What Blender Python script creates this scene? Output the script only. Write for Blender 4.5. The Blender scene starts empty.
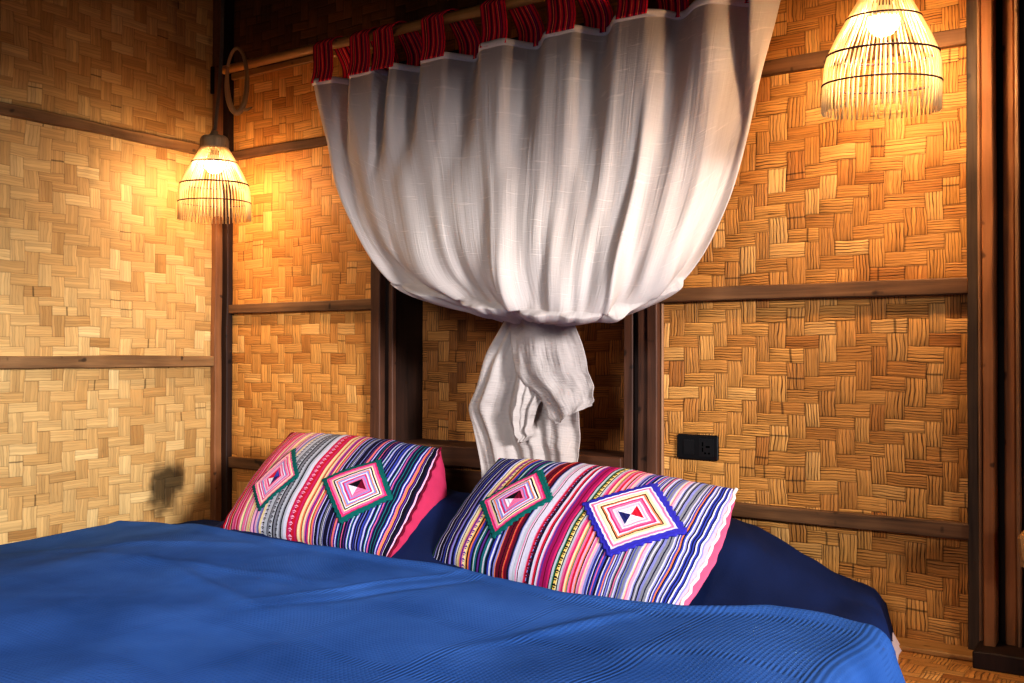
import bpy, bmesh, math, random
from mathutils import Vector, Matrix, noise
random.seed(7)
scene = bpy.context.scene
COL = scene.collection
PI = math.pi

# ------------------------------------------------------------------ node helpers
class NT:
    def __init__(self, mat):
        self.nt = mat.node_tree; self.n = self.nt.nodes; self.l = self.nt.links
    def put(self, v, sock):
        if isinstance(v, V): self.l.new(v.s, sock)
        elif isinstance(v, bpy.types.NodeSocket): self.l.new(v, sock)
        else:
            try: sock.default_value = v
            except Exception: sock.default_value = tuple(v)[:3]
    def math(self, op, a, b=None, c=None, clamp=False):
        nd = self.n.new('ShaderNodeMath'); nd.operation = op; nd.use_clamp = clamp
        self.put(a, nd.inputs[0])
        if b is not None: self.put(b, nd.inputs[1])
        if c is not None: self.put(c, nd.inputs[2])
        return V(self, nd.outputs[0])
    def xyz(self, x, y, z):
        nd = self.n.new('ShaderNodeCombineXYZ')
        for k, v in enumerate((x, y, z)): self.put(v, nd.inputs[k])
        return nd.outputs[0]
    def sep(self, vec):
        nd = self.n.new('ShaderNodeSeparateXYZ'); self.l.new(vec, nd.inputs[0])
        return [V(self, o) for o in nd.outputs]
    def noise(self, vec, scale=1.0, detail=2.0, rough=0.5, dist=0.0):
        nd = self.n.new('ShaderNodeTexNoise'); nd.noise_dimensions = '3D'
        self.l.new(vec, nd.inputs['Vector'])
        nd.inputs['Scale'].default_value = scale; nd.inputs['Detail'].default_value = detail
        nd.inputs['Roughness'].default_value = rough; nd.inputs['Distortion'].default_value = dist
        return V(self, nd.outputs['Fac'] if 'Fac' in nd.outputs else nd.outputs[0])
    def white(self, vec):
        nd = self.n.new('ShaderNodeTexWhiteNoise'); nd.noise_dimensions = '3D'
        self.l.new(vec, nd.inputs['Vector'])
        return V(self, nd.outputs['Value'])
    def ramp(self, fac, stops, interp='LINEAR'):
        nd = self.n.new('ShaderNodeValToRGB'); cr = nd.color_ramp; cr.interpolation = interp
        self.put(fac, nd.inputs[0])
        while len(cr.elements) < len(stops): cr.elements.new(0.5)
        for e, (p, c) in zip(cr.elements, stops):
            e.position = p
        for e, (p, c) in zip(cr.elements, stops):
            e.color = (c[0], c[1], c[2], 1)
        return nd.outputs['Color']
    def mixc(self, fac, a, b, mode='MIX'):
        nd = self.n.new('ShaderNodeMix'); nd.data_type = 'RGBA'; nd.blend_type = mode
        self.put(fac, nd.inputs[0])
        for v, s in ((a, nd.inputs[6]), (b, nd.inputs[7])):
            if isinstance(v, (tuple, list)): s.default_value = (v[0], v[1], v[2], 1)
            else: self.put(v, s)
        return nd.outputs[2]
    def scalec(self, col, f):            # colour * value
        return self.mixc(1.0, col, self.xyz(f, f, f), 'MULTIPLY')
    def smooth(self, v, lo, hi):
        nd = self.n.new('ShaderNodeMapRange'); nd.interpolation_type = 'SMOOTHSTEP'
        self.put(v, nd.inputs[0]); nd.inputs[1].default_value = lo; nd.inputs[2].default_value = hi
        return V(self, nd.outputs[0])
    def bump(self, h, strength=0.5, dist=0.005):
        nd = self.n.new('ShaderNodeBump'); nd.inputs['Strength'].default_value = strength
        nd.inputs['Distance'].default_value = dist; self.put(h, nd.inputs['Height'])
        return nd.outputs[0]
    def coord(self, which='Object'):
        nd = self.n.new('ShaderNodeTexCoord'); return nd.outputs[which]
    def pos(self):
        nd = self.n.new('ShaderNodeNewGeometry'); return nd.outputs['Position']
    def objrand(self):
        nd = self.n.new('ShaderNodeObjectInfo'); return V(self, nd.outputs['Random'])

class V:
    def __init__(self, t, s): self.t = t; self.s = s
    def __add__(self, o): return self.t.math('ADD', self, o)
    __radd__ = __add__
    def __sub__(self, o): return self.t.math('SUBTRACT', self, o)
    def __rsub__(self, o): return self.t.math('SUBTRACT', o, self)
    def __mul__(self, o): return self.t.math('MULTIPLY', self, o)
    __rmul__ = __mul__
    def __truediv__(self, o): return self.t.math('DIVIDE', self, o)
    def floor(self): return self.t.math('FLOOR', self)
    def frac(self): return self.t.math('FRACT', self)
    def mod(self, o): return self.t.math('FLOORED_MODULO', self, o)
    def lt(self, o): return self.t.math('LESS_THAN', self, o)
    def gt(self, o): return self.t.math('GREATER_THAN', self, o)
    def abs(self): return self.t.math('ABSOLUTE', self)
    def pow(self, o): return self.t.math('POWER', self, o)
    def min(self, o): return self.t.math('MINIMUM', self, o)
    def max(self, o): return self.t.math('MAXIMUM', self, o)
    def sin(self): return self.t.math('SINE', self)

def srgb(*c):
    if len(c) == 1: c = c[0]
    return tuple(((x/255)/12.92 if x/255 <= .04045 else ((x/255+.055)/1.055)**2.4) for x in c)

def newmat(name, rough=0.7, spec=0.3):
    m = bpy.data.materials.new(name); m.use_nodes = True
    t = NT(m); b = m.node_tree.nodes['Principled BSDF']
    b.inputs['Roughness'].default_value = rough
    b.inputs['Specular IOR Level'].default_value = spec
    return m, t, b

# ------------------------------------------------------------------ materials
def weave_mat(name, axis, direction, stops, cw=.0445, ch=.0365, crack=.55, bumpd=.006, grime=.5, rough=.55, offs=(0, 0), gapk=1.0, fibf=9.0, strands=5.0, sk=.95, stain=None):
    """2/2 twill of flattened bamboo strips; axis picks the two wall axes."""
    m, t, b = newmat(name, rough, .25)
    p = t.sep(t.pos())
    u, v = {'xz': (p[0], p[2]), 'yz': (p[1], p[2]), 'xy': (p[0], p[1])}[axis]
    wob = t.noise(t.pos(), 3.0, 1.0)
    wob2 = t.noise(t.xyz(u*9.0, 3.3, 0.0), 1.0, 0.0)
    wob3 = t.noise(t.xyz(7.7, v*10.0, 0.0), 1.0, 0.0)
    fine = t.noise(t.pos(), 22.0, 1.0)
    U = u/cw + 200.0 + offs[0] + (wob-.5)*.7 + (wob2-.5)*.8 + (fine-.5)*.14
    W = v/ch + 200.0 + offs[1] + (wob-.5)*.6 + (wob3-.5)*.8 + (fine-.5)*.14
    i, j = U.floor(), W.floor(); fu, fv = U.frac(), W.frac()
    k = (i + j*float(direction) + 4000.0).mod(4.0)
    H = k.lt(1.5)
    al_h = (k + fu)*.5
    iv = (k - 2.0) if direction > 0 else (3.0 - k)
    al_v = (iv + fv)*.5
    def sel(a, c): return a*H + c*(1.0 - H)
    along = sel(al_h, al_v); across = sel(fv, fu)
    bi = sel(i - k, i); bj = sel(j, j - iv)
    hsh = t.white(t.xyz(bi, bj, H*3.0 + .5)); hsh2 = t.white(t.xyz(bj + 31.0, bi, H*5.0 + 1.5))
    strip = t.white(t.xyz(sel(j, i), H*9.0, 2.5))
    a = (along*2.0 - 1.0).abs(); c = (across*2.0 - 1.0).abs()
    dome = 1.0 - a.pow(2.6); edge = 1.0 - c.pow(7.0)
    # lengthwise splits of the bamboo
    fib = t.noise(t.xyz(across*fibf + (wob-.5)*2.0, along*.42, hsh*57.0 + strip*13.0), 1.0, 1.0, .5)
    cr = 1.0 - t.smooth((fib - .5).abs(), .0, .06)
    fib2 = t.noise(t.xyz(across*24.0, along*.9, hsh*91.0), 1.0, 1.0)
    sa = across*strands + (t.noise(t.xyz(along*1.3, across*2.0, hsh*37.0), 1.0, 1.0) - .5)*.9 + hsh
    sw = t.white(t.xyz(sa.floor(), bi + bj*7.0, H*2.0 + 4.5)); sf = (sa.frac() - .5).abs()
    groove = t.smooth(sf, .26, .5)*(.25 + .75*t.smooth(sw, .1, .7))*(.45 + .55*t.smooth(t.noise(t.xyz(along*2.2, sa.floor(), hsh*71.0), 1.0, 1.0), .35, .6))
    shade = t.white(t.xyz(sa.floor(), bj + bi*5.0, H*2.0 + 8.5))
    knot = (1.0 - t.smooth((along - (.25 + hsh*.5)).abs(), .012, .05))*hsh2.gt(.94)
    tone = (hsh*.6 + strip*.4)
    col = t.ramp(tone, stops)
    big = t.noise(t.pos(), 2.1, 3.0, .6)
    dark = t.smooth(t.noise(t.pos(), 6.0, 3.0, .6), .62, .78)*hsh2
    f = (.92 + fib2*.3)*(.86 + shade*.26)*(1.0 - groove*sk)*(1.0 - cr*crack*.5)*(1.0 - knot*.65)*(1.0 - dark*grime)*(.8 + big*.4)
    ga = (hsh2*.55 + .35)*gapk
    gap = (1.0 - ga*.75*(1.0 - t.smooth(dome, .0, .22)))*(1.0 - ga*.6*(1.0 - t.smooth(edge, .0, .30)))
    f = f*gap
    if stain:                                # a sooty smudge on the weave
        (su, sv, ru, rv) = stain
        du, dv = (u - su)/ru, (v - sv)/rv
        f = f*(1.0 - .85*(1.0 - t.smooth(du*du + dv*dv + (t.noise(t.pos(), 9.0, 3.0) - .5)*2.2, .1, 1.1)))
    t.put(t.scalec(col, f), b.inputs['Base Color'])
    h = dome*.62 + edge*.3 - cr*crack*.12 - groove*sk*.34 + fib2*.05
    t.l.new(t.bump(h, .9, bumpd), b.inputs['Normal'])
    return m

def wood_mat(name, dark, light, axis='z', scale=1.0, rough=.6, contrast=1.0, knots=True):
    m, t, b = newmat(name, rough, .3)
    p = t.sep(t.pos()); s = {'x': (1.6, 30, 30), 'y': (30, 1.6, 30), 'z': (30, 30, 1.6)}[axis]
    vec = t.xyz(p[0]*s[0]*scale, p[1]*s[1]*scale, p[2]*s[2]*scale)
    n1 = t.noise(vec, 1.0, 4.0, .6, .6); n2 = t.noise(vec, 4.0, 3.0, .6); blot = t.noise(t.pos(), 7.0, 2.0)
    col = t.ramp(n1*.7 + blot*.3, [(.33, dark), (.68, light)])
    f = (.75 + n2*.5)
    if knots:
        kn = t.smooth(t.noise(t.pos(), 26.0, 0.0), .76, .83)
        f = f*(1.0 - kn*.7)
    t.put(t.scalec(col, f), b.inputs['Base Color'])
    t.l.new(t.bump(n1*.6 + n2*.5, .4, .003), b.inputs['Normal'])
    return m

def plain_mat(name, col, rough=.6, spec=.3, nscale=40., var=.25, bump=.0, metal=0):
    m, t, b = newmat(name, rough, spec); b.inputs['Metallic'].default_value = metal
    n = t.noise(t.coord(), nscale, 3.0)
    t.put(t.scalec(t.ramp(0.5, [(0, col), (1, col)]), 1.0 - var*.5 + n*var), b.inputs['Base Color'])
    if bump: t.l.new(t.bump(n, .5, bump), b.inputs['Normal'])
    return m

M = {}
gold = [(0, srgb(172, 108, 50)), (.3, srgb(196, 132, 66)), (.7, srgb(210, 148, 78)), (1, srgb(226, 170, 102))]
pale = [(0, srgb(150, 110, 62)), (.3, srgb(180, 140, 86)), (.7, srgb(192, 156, 102)), (1, srgb(212, 180, 126))]
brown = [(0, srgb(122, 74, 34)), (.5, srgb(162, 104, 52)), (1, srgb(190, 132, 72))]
M['weave_right'] = weave_mat('woven bamboo, split', 'xz', -1, gold, crack=.62, grime=.35)
M['weave_left'] = weave_mat('woven bamboo, smooth', 'xz', 1, gold, crack=.26, bumpd=.0045, cw=.046, ch=.0375, grime=.75, gapk=.85, fibf=6.0, sk=.50, strands=4.0)
M['weave_side'] = weave_mat('woven bamboo, pale', 'yz', 1, pale, crack=.14, bumpd=.0035, cw=.047, ch=.0365, grime=.7, gapk=.7, fibf=5.0, sk=.30, strands=4.0, stain=(-.27, .22, .11, .13))
M['weave_upper'] = weave_mat('woven bamboo, smoke-browned', 'xz', 1, [(0, srgb(84, 50, 24)), (1, srgb(126, 80, 40))], crack=.3, grime=.8, sk=.3)  # darker brown weave for the back wall above the curtain pole
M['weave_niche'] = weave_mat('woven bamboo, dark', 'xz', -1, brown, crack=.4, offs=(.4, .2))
M['weave_floor'] = weave_mat('woven floor mat', 'xy', 1, gold, cw=.05, ch=.03, crack=.4)
M['rail'] = wood_mat('weathered batten wood', srgb(70, 46, 28), srgb(136, 96, 62), 'x')
M['rail_y'] = wood_mat('weathered side batten wood', srgb(86, 60, 36), srgb(150, 112, 72), 'y')
M['post'] = wood_mat('dark post wood', srgb(56, 34, 24), srgb(104, 66, 46), 'z')
M['post_corner'] = wood_mat('corner post wood', srgb(104, 66, 40), srgb(150, 100, 62), 'z')
M['post_red'] = wood_mat('reddish post wood', srgb(124, 76, 42), srgb(176, 116, 70), 'z')
M['post_grey'] = wood_mat('grey weathered trim wood', srgb(52, 40, 32), srgb(98, 78, 60), 'z')
M['post_light'] = wood_mat('pale bead wood', srgb(120, 86, 60), srgb(168, 126, 92), 'z')
M['dark_wood'] = wood_mat('deep brown wood', srgb(26, 15, 10), srgb(56, 34, 24), 'z')
M['sill'] = wood_mat('dark sill wood', srgb(50, 28, 18), srgb(98, 60, 38), 'x')
M['pale_board'] = wood_mat('pale floor board', srgb(150, 104, 54), srgb(200, 150, 90), 'x')
M['bamboo'] = wood_mat('bamboo pole', srgb(150, 104, 52), srgb(206, 158, 92), 'x', .6, .4)
M['cane'] = wood_mat('bent cane', srgb(140, 104, 62), srgb(196, 156, 104), 'z', .8, .5, knots=False)
M['cap'] = wood_mat('turned lamp cap', srgb(132, 104, 74), srgb(184, 150, 112), 'z', 1, .6)
M['stick'] = plain_mat('cane stick', srgb(240, 216, 172), .5, .3, 60, .2)
_t = NT(M['stick']); _tr = _t.n.new('ShaderNodeBsdfTranslucent'); _tr.inputs[0].default_value = (.9, .78, .55, 1)
_mx = _t.n.new('ShaderNodeMixShader'); _mx.inputs[0].default_value = .62
_t.l.new(_t.n['Principled BSDF'].outputs[0], _mx.inputs[1]); _t.l.new(_tr.outputs[0], _mx.inputs[2]); _t.l.new(_mx.outputs[0], _t.n['Material Output'].inputs[0])
M['twine'] = plain_mat('dark twine', srgb(62, 36, 40), .8, .1, 300, .5)
M['cord'] = plain_mat('grey flex', srgb(96, 84, 70), .6, .3, 80, .2)
M['ceiling'] = plain_mat('thatch ceiling', srgb(70, 48, 28), .9, .1, 20, .6)
M['black'] = plain_mat('black plastic', (.006, .006, .007), .35, .4, 40, .1)
M['black2'] = plain_mat('black rocker plastic', (.011, .011, .012), .3, .45, 40, .1)
M['porcelain'] = plain_mat('white bulb base', (.8, .78, .74), .4, .3, 40, .05)
M['hole'] = plain_mat('socket hole', (.0012, .0012, .0012), .9, .0, 40, .1)
M['white_sheet'] = plain_mat('pale pink-white sheet', srgb(226, 206, 208), .85, .1, 30, .12, .002)

def bulb_mat(name, strength):
    m = bpy.data.materials.new(name); m.use_nodes = True; t = NT(m)
    for nd in list(t.n): t.n.remove(nd)
    out = t.n.new('ShaderNodeOutputMaterial'); e = t.n.new('ShaderNodeEmission')
    e.inputs[0].default_value = (1, .68, .39, 1); e.inputs[1].default_value = strength
    t.l.new(e.outputs[0], out.inputs[0]); return m
M['bulb'] = bulb_mat('glowing bulb', 620.0)
M['bulb_soft'] = bulb_mat('softer glowing bulb', 430.0)

def curtain_mat(name='white slub cotton', tone=1.0, crinkle=0.0):
    m = bpy.data.materials.new(name); m.use_nodes = True; t = NT(m)
    b = t.n['Principled BSDF']; b.inputs['Roughness'].default_value = .9; b.inputs['Specular IOR Level'].default_value = .08
    uv = t.sep(t.coord('UV'))
    slub = t.smooth(t.noise(t.xyz(uv[0]*14.0, uv[1]*150.0, 0.0), 1.0, 2.0), .60, .72)
    slub2 = t.smooth(t.noise(t.xyz(uv[0]*160.0, uv[1]*7.0, 3.0), 1.0, 2.0), .60, .74)
    weft = t.noise(t.xyz(uv[0]*60.0, uv[1]*620.0, 0.0), 1.0, 1.0)
    big = t.noise(t.pos(), 3.0, 2.0)
    base = t.ramp(big, [(.3, srgb(222, 206, 198)), (.7, srgb(236, 223, 214))])
    col = t.scalec(base, (.86 + slub*.14 + slub2*.08 + weft*.06)*tone)
    t.put(col, b.inputs['Base Color'])
    wr = t.noise(t.xyz(uv[0]*70.0, uv[1]*2.5, 9.0), 1.0, 3.0, .6)
    t.l.new(t.bump(weft*.4 + slub*.5 + slub2*.5 + wr*2.6 + t.noise(t.xyz(uv[0]*22.0, uv[1]*150.0, 4.0), 1.0, 2.0)*crinkle, .5, .003), b.inputs['Normal'])
    tr = t.n.new('ShaderNodeBsdfTranslucent'); t.put(col, tr.inputs[0])
    mx = t.n.new('ShaderNodeMixShader'); mx.inputs[0].default_value = .35
    t.l.new(b.outputs[0], mx.inputs[1]); t.l.new(tr.outputs[0], mx.inputs[2])
    t.l.new(mx.outputs[0], t.n['Material Output'].inputs[0])
    return m
M['curtain'] = curtain_mat()
M['gauze'] = curtain_mat('crinkled white gauze', .86, 3.0)
M['hem'] = plain_mat('white hem tape', srgb(226, 214, 208), .9, .1, 200, .2)

def stripes(t, coord, spec, extra=None):
    """spec: list of (width, colour); splits over several constant ramps."""
    tot = sum(w for w, c in spec); out = None; pos = 0; start = 0
    cuts = []; acc = 0
    for w, c in spec: cuts.append((acc/tot, c)); acc += w
    cuts2 = [cuts[k:k+28] for k in range(0, len(cuts), 28)]
    for grp in cuts2:
        col = t.ramp(coord, [(max(0, min(1, p)), c) for p, c in grp], 'CONSTANT')
        if out is None: out = col
        else: out = t.mixc(coord.gt(grp[0][0] - 1e-5), out, col)
    return out

C = dict(nv=(22, 20, 48), bk=(16, 12, 22), wh=(216, 210, 226), lv=(138, 138, 198), bl=(58, 70, 168), db=(34, 36, 92), pk=(226, 110, 152),
         hp=(206, 46, 106), rd=(204, 30, 54), dr=(104, 14, 40), og=(236, 128, 84), cr=(238, 216, 168), yl=(226, 192, 98), tl=(32, 112, 122),
         gn=(60, 128, 92), gy=(132, 132, 142), lg=(186, 188, 198), vi=(104, 52, 140), mg=(160, 24, 92), br=(72, 34, 36), lp=(236, 170, 196))
def sp(s):
    out = []
    for tok in s.split():
        k = tok.rstrip('0123456789'); w = tok[len(k):]; out.append((float(w or 2), srgb(C[k])))
    return out
STR_L = sp('dr4 nv2 rd3 wh1 dr3 pk2 rd4 cr1 dr2 pk4 hp3 lp2 rd3 pk5 cr3 gn1 pk4 wh2 pk3 cr4 og1 cr3 br1 lp4 vi2 lp3 wh2 lv3 vi1 cr4 wh3 '
           'gy2 lg6 bk1 gy3 lg5 bk2 gy4 bk1 lg5 gy2 bk2 lg3 wh6 rd2 hp4 dr2 rd5 hp3 rd2 wh1 cr4 og2 dr1 cr3 pk3 vi2 hp2 cr2 bk1 og2 pk2 vi2 wh1 nv4 '
           'lv2 bk2 gy2 nv3 wh1 bk2 lv2 nv4 tl1 nv3 lp1 nv4 lv1 bk3 wh1 nv3 vi2 nv3 og4 pk2 nv3 bl2 wh2 bl2 nv4 tl2 nv5 pk1 tl2 nv5 vi2 pk1 nv4 bl1 wh3 tl1 nv4 bl2 wh2 lv2 nv3 bl3')
STR_R = sp('nv4 gn1 nv3 lv2 nv4 wh2 nv3 bk2 lv2 nv4 bl2 nv3 wh1 nv4 vi2 lv2 nv5 bl3 wh2 nv2 cr3 yl2 pk2 vi2 pk2 cr3 yl2 og1 bk2 og2 vi2 bl2 nv3 gn2 wh1 tl3 nv3 vi2 '
           'nv3 tl4 wh2 tl2 nv4 bl3 wh2 bl2 nv3 lv2 og2 dr5 bk1 dr4 og2 rd2 dr3 og1 nv2 lv2 wh4 lg4 pk1 wh2 dr1 wh5 dr1 wh2 pk2 rd2 lv2 nv3 wh3 lp2 rd2 nv2 wh2 pk2 vi3 '
           'mg4 dr1 mg4 hp3 nv1 lg3 gn2 bk1 yl2 cr2 bk1 lg3 pk2 hp3 bk1 cr2 og2 gn1 pk3 rd2 lp3 og2 bk1 lp4 pk3 bk1 cr2 wh2 lp3 bl2 lv4 wh1 db3 bl3 wh2 nv3 bl2 pk2 nv2 bl3 wh2 '
           'nv3 lv3 wh2 bl3 nv2 og2 bl3 wh2 nv3 lv3 bl2 wh2 gy3 nv3 pk2 gy3 wh2 lv3 nv3 gy3 bl2 wh2 gy3 nv2 lv2 wh2')
def finer(sq, frac, times):
    k = int(len(sq)*(1 - frac)); tail = sq[k:]; out = list(sq[:k])
    for q in range(times):
        r2 = tail[q*5 % len(tail):] + tail[:q*5 % len(tail)]
        out += [(w*1.0/times*(.8 + .45*((n*7 + q*3) % 5)/4), c) for n, (w, c) in enumerate(r2 if q % 2 == 0 else r2[::-1])]
    return out
STR_L = finer(STR_L, .36, 2); STR_R = finer(STR_R, .31, 2)
def pillow_mat(name, spec, bands):
    m, t, b = newmat(name, .85, .12)
    uv = t.sep(t.coord('UV'))
    wob = t.noise(t.xyz(uv[0]*5.0, uv[1]*5.0, 0.0), 1.0, 1.0)
    c = uv[0] + (wob - .5)*.012
    c = c.max(0.0001).min(.9999)
    col = stripes(t, c, spec)
    for (lo, hi, fr, cc) in bands:       # embroidered bands: little dashes along the stripe
        mask = c.gt(lo)*c.lt(hi)
        d = ((uv[1]*fr).frac() - .5).abs(); d2 = ((c - lo)/(hi - lo) - .5).abs()
        pat = (d*1.2 + d2).lt(.42)*((uv[1]*fr*2.0 + .25).frac().gt(.28))
        col = t.mixc(mask*pat, col, srgb(C[cc]))
    thr = t.noise(t.xyz(uv[0]*420.0, uv[1]*60.0, 0.0), 1.0, 1.0)
    col = t.scalec(col, .62 + thr*.4)
    t.put(col, b.inputs['Base Color'])
    t.l.new(t.bump(thr + (c*150.0).sin()*.3, .35, .002), b.inputs['Normal'])
    return m
M['stripe_left'] = pillow_mat('striped hill-tribe cloth, red and grey', STR_L, [(.285, .315, 34, 'bk'), (.335, .36, 30, 'bk'), (.375, .395, 36, 'bk'), (.455, .49, 26, 'lp')])
M['stripe_right'] = pillow_mat('striped cloth, navy and magenta', STR_R, [(.175, .20, 26, 'vi'), (.468, .498, 24, 'dr'), (.36, .385, 30, 'dr'), (.585, .61, 28, 'bk')])
M['pink'] = plain_mat('pink lining cloth', srgb(172, 48, 82), .8, .15, 50, .2, .001)
M['pink_light'] = plain_mat('pale pink lining cloth', srgb(196, 84, 116), .8, .15, 50, .2, .001)

def patch_mat(name, rings, tri):
    m, t, b = newmat(name, .85, .1)
    uv = t.sep(t.coord('UV')); a = uv[0]*2.0 - 1.0; c = uv[1]*2.0 - 1.0
    r = a.abs().max(c.abs())
    rr = (r + (t.noise(t.xyz(uv[0]*6.0, uv[1]*6.0, 0.0), 1.0, 1.0) - .5)*.05).max(.0).min(.9999)
    col = t.ramp(rr, rings, 'CONSTANT')
    inner = r.lt(.25); hor = a.abs().gt(c.abs())
    q = t.mixc(a.gt(0.0), tri[0], tri[1]); w = t.mixc(c.gt(0.0), tri[2], tri[3])
    col = t.mixc(inner, col, t.mixc(hor, w, q))
    stitch = t.noise(t.xyz(uv[0]*60.0, uv[1]*60.0, 0.0), 1.0, 1.0)
    t.put(t.scalec(col, .8 + stitch*.4), b.inputs['Base Color'])
    t.l.new(t.bump(stitch*.4 + (rr*60.0).sin()*.5, .5, .003), b.inputs['Normal'])
    return m
def rg(*a): return [(p, srgb(C[k]) if isinstance(k, str) else k) for p, k in a]
GREEN = srgb(14, 88, 84); BLUE = srgb(52, 48, 158)
M['patch_a'] = patch_mat('quilted patch, pink and green', rg((0, 'pk'), (.25, 'hp'), (.31, 'lp'), (.38, 'pk'), (.44, 'wh'), (.48, 'lv'), (.53, 'pk'), (.60, 'wh'), (.64, 'hp'), (.69, 'lp'), (.75, 'cr'), (.79, 'pk'), (.86, GREEN)),
                         [srgb(C['rd']), srgb(C['db']), srgb(C['wh']), srgb(C['bl'])])
M['patch_b'] = patch_mat('quilted patch, pink black and teal', rg((0, 'pk'), (.25, 'pk'), (.31, 'lv'), (.36, 'hp'), (.42, 'wh'), (.47, 'lv'), (.53, 'og'), (.57, 'wh'), (.61, 'bk'), (.66, 'cr'), (.70, 'pk'), (.78, 'hp'), (.84, GREEN)),
                         [srgb(C['bk']), srgb(C['pk']), srgb(C['wh']), srgb(C['dr'])])
M['patch_c'] = patch_mat('quilted patch, cream pink and violet blue', rg((0, 'wh'), (.27, 'lp'), (.33, 'wh'), (.37, 'pk'), (.43, 'hp'), (.48, 'wh'), (.53, 'og'), (.57, 'bk'), (.60, 'cr'), (.68, 'wh'), (.74, 'pk'), (.80, 'wh'), (.84, BLUE)),
                         [srgb(C['wh']), srgb(C['wh']), srgb(C['db']), srgb(C['rd'])])

def tab_mat():
    m, t, b = newmat('red striped tab cloth', .85, .15)
    uv = t.sep(t.coord('UV')); c = uv[0].max(.0001).min(.9999)
    col = stripes(t, c, sp('dr2 rd4 dr3 og1 dr2 rd3 nv1 dr3 rd2 og1 rd3 dr2 nv1 rd3 og1 dr2 mg1 dr2 rd4 nv1 rd2'))
    thr = t.noise(t.xyz(uv[0]*40.0, uv[1]*90.0, 0.0), 1.0, 1.0)
    t.put(t.scalec(col, 1.0 + thr*.7), b.inputs['Base Color'])
    t.l.new(t.bump(thr, .4, .002), b.inputs['Normal']); return m
M['tab'] = tab_mat()

def spread_mat():
    m, t, b = newmat('blue waffle cotton', .9, .1)
    b.inputs['Specular IOR Level'].default_value = .04
    uv = t.sep(t.coord('UV'))
    warp = (t.noise(t.coord('UV'), 2.4, 1.0) - .5)*.05
    X = uv[0] + warp; Y = uv[1] + warp
    P = 2*PI/.0105
    sx = (X*P).sin(); sy = (Y*P).sin()
    bx = ((X + .02)/.31); by = ((Y + .09)/.31)
    chk = (bx.floor() + by.floor()).mod(2.0); par = bx.floor().mod(2.0)
    waf = sx.max(sy)                       # waffle squares
    rib = sx*.8; flat = t.noise(t.xyz(X*170.0, Y*40.0, 0.0), 1.0, 2.0)
    edge = ((bx.frac() - .5).abs().max((by.frac() - .5).abs())).gt(.44)
    h = (waf*chk*.8 + (rib*par*.3 + sy*par*.2 + waf*(1.0 - par)*.35 + flat*.5 - .25)*(1.0 - chk))*(1.0 - edge) + edge*sx*.8
    soft = t.noise(t.coord('UV'), 3.2, 3.0, .55)
    col = t.ramp(soft, [(.3, srgb(40, 76, 136)), (.7, srgb(58, 98, 166))])
    pit = t.smooth(h*-1.0, .1, .9)
    t.put(t.scalec(col, 1.0 - pit*.16), b.inputs['Base Color'])
    t.l.new(t.bump(h, .4, .0022), b.inputs['Normal']); return m
M['spread'] = spread_mat()
def sheet_mat():
    m, t, b = newmat('navy sheet', .85, .12)
    n = t.noise(t.pos(), 240.0, 1.0); big = t.noise(t.pos(), 2.5, 2.0)
    col = t.ramp(big, [(.3, srgb(13, 22, 48)), (.7, srgb(24, 42, 88))])
    t.put(t.scalec(col, .85 + n*.3), b.inputs['Base Color'])
    t.l.new(t.bump(n, .3, .001), b.inputs['Normal']); return m
M['sheet'] = sheet_mat()

# ------------------------------------------------------------------ object helpers
def props(o, label=None, cat=None, group=None, kind=None):
    if label: o['label'] = label
    if cat: o['category'] = cat
    if group: o['group'] = group
    if kind: o['kind'] = kind
    return o
def link(name, me, mats, parent=None, smooth=True):
    o = bpy.data.objects.new(name, me); COL.objects.link(o)
    for m in (mats if isinstance(mats, (list, tuple)) else [mats]): me.materials.append(m)
    for p in me.polygons: p.use_smooth = smooth
    if parent: o.parent = parent
    return o
def from_bm(name, bm, mats, parent=None, smooth=True):
    me = bpy.data.meshes.new(name); bm.normal_update(); bm.to_mesh(me); bm.free()
    return link(name, me, mats, parent, smooth)
def empty(name, loc, label, cat, group=None):
    o = bpy.data.objects.new(name, None); o.location = loc; o.empty_display_size = .05; COL.objects.link(o)
    return props(o, label, cat, group)
def bm_box(bm, x0, x1, y0, y1, z0, z1, bev=0.0, jitter=0.0, seg=1):
    r = bmesh.ops.create_cube(bm, size=1.0)
    vs = r['verts']
    for v in vs:
        v.co = Vector((x0 + (v.co.x + .5)*(x1 - x0), y0 + (v.co.y + .5)*(y1 - y0), z0 + (v.co.z + .5)*(z1 - z0)))
        if jitter: v.co += Vector([random.uniform(-jitter, jitter) for _ in range(3)])
    if bev:
        es = list({e for v in vs for e in v.link_edges})
        bmesh.ops.bevel(bm, geom=es, offset=bev, segments=seg, affect='EDGES', clamp_overlap=True)
def box(name, b, mat, parent=None, bev=.003, jitter=0.0, seg=2):
    bm = bmesh.new(); bm_box(bm, *b, bev=bev, jitter=jitter, seg=seg); return from_bm(name, bm, mat, parent, False)
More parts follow.
